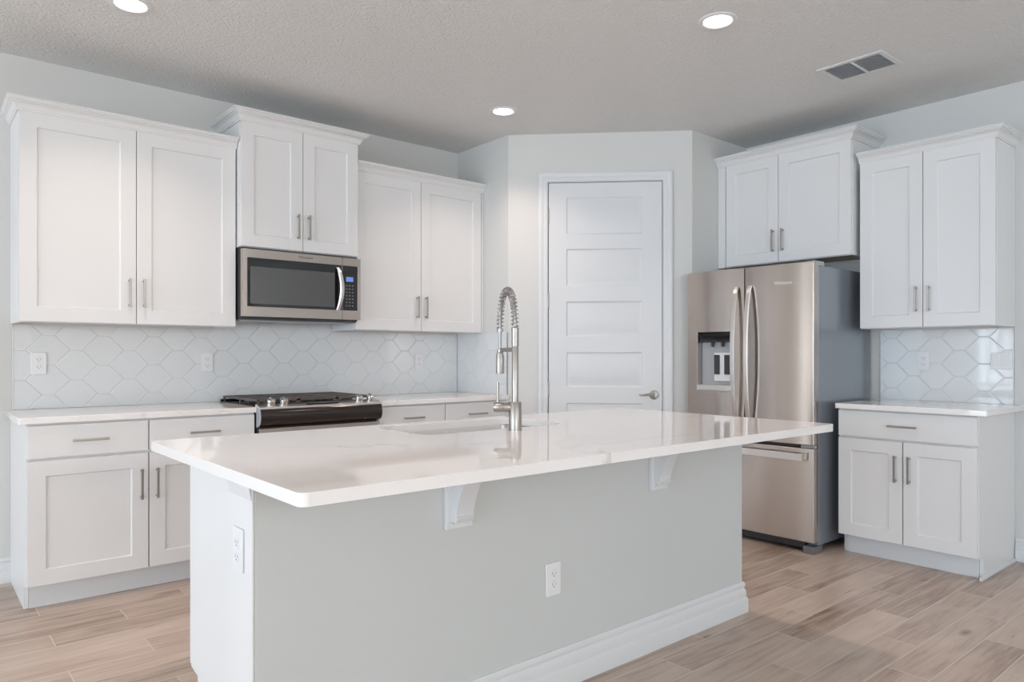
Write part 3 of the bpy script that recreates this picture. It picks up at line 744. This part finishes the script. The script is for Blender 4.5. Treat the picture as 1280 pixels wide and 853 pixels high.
MB().box(xs+0.002, MW_-0.0215, ft-0.0395, ft-0.0382, 0.0775, 0.3625).build('panel_glass', M_BGLASS, cp)
MB().box(xs+0.026, xs+0.076, ft-0.0402, ft-0.0394, 0.262, 0.292).build('display', M_LCD, cp)['label'] = 'small lit blue display'
m = MB()
for r in range(7):
    for c in range(3):
        x = xs + 0.030 + c*0.021; z = 0.236 - r*0.0215
        m.box(x-0.0055, x+0.0055, ft-0.0400, ft-0.0394, z-0.0045, z+0.0045)
m.build('keypad', M_KEY, cp)
# bowed vertical handle
rings = []
for k in range(21):
    t = k/20; z = 0.076 + 0.272*t; bow = 0.036*math.sin(PI*t)**0.8 if 0 < t < 1 else 0
    y = ft - 0.041 - bow; th = 0.010; w = 0.013 + 0.002*math.sin(PI*t); dx = 0.012*math.sin(PI*t)
    xc = 0.601 + dx
    rings.append([(xc-w, y-th*0.2, z), (xc-w*0.6, y-th, z), (xc+w*0.6, y-th, z), (xc+w, y-th*0.2, z), (xc+w*0.7, y+0.001, z), (xc-w*0.7, y+0.001, z)])
MB().loft(rings).build('handle', M_STEELB, dr, smooth=50)
MB().box(0.02, MW_-0.02, MD+0.035, MD+0.36, -0.004, 0.004).build('vent_grille', M_GREYPL, mw, bevel=0.001)
wordmark('maker_lettering', 'Whirlpool', 0.022, M_LOGO, mw, (0.386, ft-0.0405, 0.391), (PI/2, 0, 0))

# ------------------------------------------------------------------ refrigerator
FW = 0.915; FD = -0.735
fr = thing('refrigerator', 'stainless french-door refrigerator with water dispenser and bottom freezer drawer', 'refrigerator', (XR - 0.006, 3.052, 0), -PI/2)
MB().box(0.004, FW-0.004, FD, -0.03, 0.045, 1.752).build('body', M_FRIDGE_SIDE, fr, bevel=0.004)['label'] = 'dark grey side panels'
MB().box(0.02, FW-0.02, FD+0.02, FD+0.10, 0.012, 0.045).build('base', M_DARK, fr)
m = MB().box(0.075, FW-0.075, FD-0.030, FD-0.001, 0.020, 0.062)
m.build('toe_grille', M_DARK, fr, bevel=0.002)
for x in (0.0, FW-0.075): MB().box(x+0.002, x+0.073, FD-0.062, FD+0.05, 0.0, 0.044).build('foot', M_FOOT, fr, bevel=0.006)
dz0, dz1, DT = 0.658, 1.775, 0.058; yb = FD - 0.004; xm = 0.4455
def fridge_door(x0, x1, z0, z1, hole=None):
    """Front gently crowned; optional recess hole = (x0, x1, z0, z1)."""
    m = MB()
    if hole: m.rings_panel(x1-x0, z1-z0, DT, [(hole[0]-x0, hole[1]-x0, hole[2]-z0, hole[3]-z0)], [(0.001, 0.006), (0.003, 0.050)]).move((x0, yb, z0))
    else: m.box(x0, x1, yb-DT, yb, z0, z1)
    n = 14                                              # crown the front
    for k in range(1, n):
        bmesh.ops.bisect_plane(m.bm, geom=m.bm.verts[:]+m.bm.edges[:]+m.bm.faces[:], plane_co=(x0+(x1-x0)*k/n, 0, 0), plane_no=(1, 0, 0))
    for v in m.bm.verts:
        if v.co.y < yb - DT + 0.02: v.co.y -= 0.008 * (1 - ((v.co.x - (x0+x1)/2) / ((x1-x0)/2)) ** 2)
    return m
HOLE = (0.086, 0.350, 1.000, 1.362)
dl = fridge_door(0.002, xm-0.003, dz0, dz1, HOLE).build('left_door', M_STEEL, fr, bevel=0.005, seg=3)
dr_ = fridge_door(xm+0.003, FW-0.002, dz0, dz1).build('right_door', M_STEEL, fr, bevel=0.005, seg=3)
fz = fridge_door(0.002, FW-0.002, 0.068, 0.638).build('freezer_drawer', M_STEEL, fr, bevel=0.005, seg=3)
MB().box(0.006, FW-0.006, yb-0.012, yb-0.0005, 0.6385, 0.6575).build('gasket', M_BLACK, fr)
MB().box(xm-0.0028, xm+0.0028, yb-0.030, yb-0.0005, dz0, dz1-0.004).build('gasket', M_BLACK, fr)
for x in (0.01, FW-0.075): MB().box(x, x+0.065, FD-0.030, FD+0.09, 1.7525, 1.782).build('hinge_cover', M_GREYPL, fr, bevel=0.004)
MB().box(FW-0.09, FW-0.004, yb-0.045, yb-0.0125, 0.6395, 0.6565).build('hinge', M_GREYPL, fr, bevel=0.001)
def bow_handle(parent, xc, z0, z1, lean, out=0.058):
    rings = []
    n = 28
    for k in range(n+1):
        t = k/n; z = z0 + (z1-z0)*t; s = math.sin(PI*t); bow = out*(s**0.55 if s > 1e-6 else 0)
        y = yb - DT - 0.0040 - bow; w = 0.0135; th = 0.014
        x = xc
        rings.append([(x-w, y-th, z), (x+w, y-th, z), (x+w*0.9, y+0.0004, z), (x-w*0.9, y+0.0004, z)])
    m = MB(); m.loft(rings); return m.build('handle', M_STEELB, parent, bevel=0.002, smooth=30)
bow_handle(dl, xm-0.048, 0.735, 1.655, -1)
bow_handle(dr_, xm+0.048, 0.735, 1.655, 1)
m = MB().box(0.050, FW-0.050, yb-DT-0.054, yb-DT-0.040, 0.566, 0.608)
for x in (0.075, FW-0.075): m.box(x-0.018, x+0.018, yb-DT-0.042, yb-DT+0.0005, 0.570, 0.604)
m.build('drawer_handle', M_STEELB, fz, bevel=0.002)
# dispenser inside the left door's recess
ds = MB().box(HOLE[0]+0.004, HOLE[1]-0.004, yb-DT+0.046, yb-DT+0.0495, HOLE[2]+0.004, HOLE[3]-0.004).build('dispenser', M_GREYPL, dl)
MB().box(HOLE[0]+0.005, HOLE[1]-0.005, yb-DT+0.008, yb-DT+0.045, HOLE[3]-0.070, HOLE[3]-0.005).build('nozzle_housing', M_BGLASS, ds, bevel=0.004)
m = MB()
for x in (0.185, 0.265): MB().lathe((x, yb-DT+0.026, HOLE[3]-0.100), (0,0,1), [(0.010, 0), (0.012, 0.030)], 14).build('nozzle', M_DARK, ds)
MB().box(HOLE[0]+0.110, HOLE[1]-0.010, yb-DT+0.028, yb-DT+0.0455, HOLE[2]+0.030, HOLE[3]-0.140).build('paddle_panel', M_PLATE, ds, bevel=0.003)
for x in (0.222, 0.300): MB().box(x-0.020, x+0.020, yb-DT+0.018, yb-DT+0.0275, HOLE[2]+0.075, HOLE[3]-0.155).build('paddle', M_DARK, ds, bevel=0.003)
MB().box(HOLE[0]-0.001, HOLE[1]+0.001, yb-DT-0.016, yb-DT+0.044, HOLE[2]-0.034, HOLE[2]+0.004).build('drip_tray', M_STEELB, ds, bevel=0.003)
wordmark('maker_lettering', 'Whirlpool', 0.030, M_LOGOL, dr_, (xm+0.275, yb-DT-0.0080, 1.655), (PI/2, 0, 0))

# ------------------------------------------------------------------ outlets and switches
def outlet(label, loc, rz, gang=1, horizontal=False):
    """Duplex receptacle plate, local -y outwards, centre at loc."""
    t = thing('wall_outlet', label, 'outlet', loc, rz)
    w, h = 0.072, 0.118
    MB().prism(rounded_rect(-w/2, w/2, -h/2, h/2, 0.004, 3), 'y', -0.006, -0.0004).build('cover_plate', M_PLATE, t, bevel=0.002)
    for s in (1, -1):
        z = s*0.0195
        pts = [(0.0165*math.cos(a)*1.0, z + max(-0.0135, min(0.0135, 0.0165*math.sin(a)))) for a in [2*PI*k/24 for k in range(24)]]
        r = MB().prism(pts, 'y', -0.0085, -0.0055).build('receptacle', M_PLATE, t, bevel=0.0006)
        MB().box(-0.0085, -0.006, -0.0090, -0.0083, z-0.002, z+0.007).box(0.006, 0.0085, -0.0090, -0.0083, z-0.001, z+0.006).lathe((0, -0.0083, z-0.0075), (0,-1,0), [(0.0026, 0), (0.0026, 0.0007)], 10).build('slot', M_SLOT, r)
    MB().lathe((0, -0.0058, 0), (0,-1,0), [(0.0035, 0), (0.003, 0.0012)], 12).build('screw', M_PLATE, t)
    return t
yt = YW - 0.0092; xt = XR - 0.0092
outlet('white outlet on the backsplash nearest the left edge of the counter', (0.558, yt, 1.161), 0)
outlet('white outlet on the backsplash just left of the gas range', (1.438, yt, 1.161), 0)
outlet('white outlet on the backsplash to the right of the gas range', (2.992, yt, 1.156), 0)
outlet('white outlet on the tile right of the refrigerator', (xt, 1.816, 1.166), -PI/2)
outlet('white outlet low on the front of the island half wall', (1.784, WY0 - 0.0003, 0.401), 0)
outlet('white outlet on the narrow end of the island', (WX0 - 0.0063, 1.978, 0.678), -PI/2)
t = thing('light_switch', 'white two-gang switch plate at the right end of the small backsplash', 'switch', (xt, 1.390, 1.171), -PI/2)
MB().prism(rounded_rect(-0.056, 0.056, -0.050, 0.050, 0.004, 3), 'y', -0.006, -0.0004).build('cover_plate', M_PLATE, t, bevel=0.002)
for s in (-1, 1):
    MB().prism([(-0.0062 - 0.0033*(s < 0), -0.034), (-0.0062 - 0.0033*(s > 0), 0.034), (-0.0052, 0.034), (-0.0052, -0.034)], 'x', s*0.0235-0.0205, s*0.0235+0.0205).build('rocker', M_PLATE, t, bevel=0.0006)

# ------------------------------------------------------------------ ceiling fittings
def downlight(label, x, y):
    t = thing('recessed_light', label, 'ceiling light', (x, y, HC), group='recessed ceiling lights')
    MB().lathe((0,0,0), (0,0,-1), [(0.092, -0.0), (0.092, 0.003), (0.088, 0.006), (0.070, 0.006), (0.0645, 0.0015)], 40, cap=False).build('trim_ring', M_PLATE, t)
    MB().lathe((0,0,0), (0,0,-1), [(0.064, -0.001), (0.064, 0.0030), (0.0001, 0.0040)], 40).build('lens', M_LENS, t)
    d = bpy.data.lights.new('recessed_lamp', 'AREA'); d.shape = 'DISK'; d.size = 0.13; d.energy = LAMP_W; d.color = LAMP_COL; d.spread = math.radians(112)
    l = bpy.data.objects.new('recessed_lamp', d); COL.objects.link(l); l.parent = t; l.location = (0, 0, -0.012)
downlight('recessed ceiling light above the right half of the island', 2.975, 1.996)
downlight('recessed ceiling light in front of the pantry door', 3.004, 3.644)
downlight('recessed ceiling light at the top edge above the left counter', 0.790, 3.630)
downlight('recessed ceiling light above the left end of the island, out of frame', 0.790, 1.996)

v = thing('air_vent', 'white rectangular louvred air vent in the ceiling near the refrigerator wall', 'vent', (4.045, 1.804, HC))
vx, vy = 0.138, 0.178
m = MB(); 
for a in ((-vx, vx, -vy, -vy+0.030), (-vx, vx, vy-0.030, vy), (-vx, -vx+0.030, -vy+0.030, vy-0.030), (vx-0.030, vx, -vy+0.030, vy-0.030), (-vx+0.030, vx-0.030, -0.008, 0.008)): m.box(*a, -0.008, -0.0003)
m.build('frame', M_VENT, v, bevel=0.003)
MB().box(-vx+0.02, vx-0.02, -vy+0.02, vy-0.02, -0.0012, -0.0004).build('duct_opening', M_VENTIN, v)
for s in (-1, 1):
    m = MB(); ya, yb_ = (0.008, vy-0.030) if s > 0 else (-vy+0.030, -0.008)
    n = 11
    for k in range(n):
        x = -vx + 0.038 + (2*vx-0.076)*k/(n-1)
        m.prism([(x-0.0075, -0.0085), (x-0.0065, -0.0090), (x+0.0055, -0.0020), (x+0.0045, -0.0015)], 'y', ya, yb_)
    m.build('louver', M_VENT, v, smooth=0)
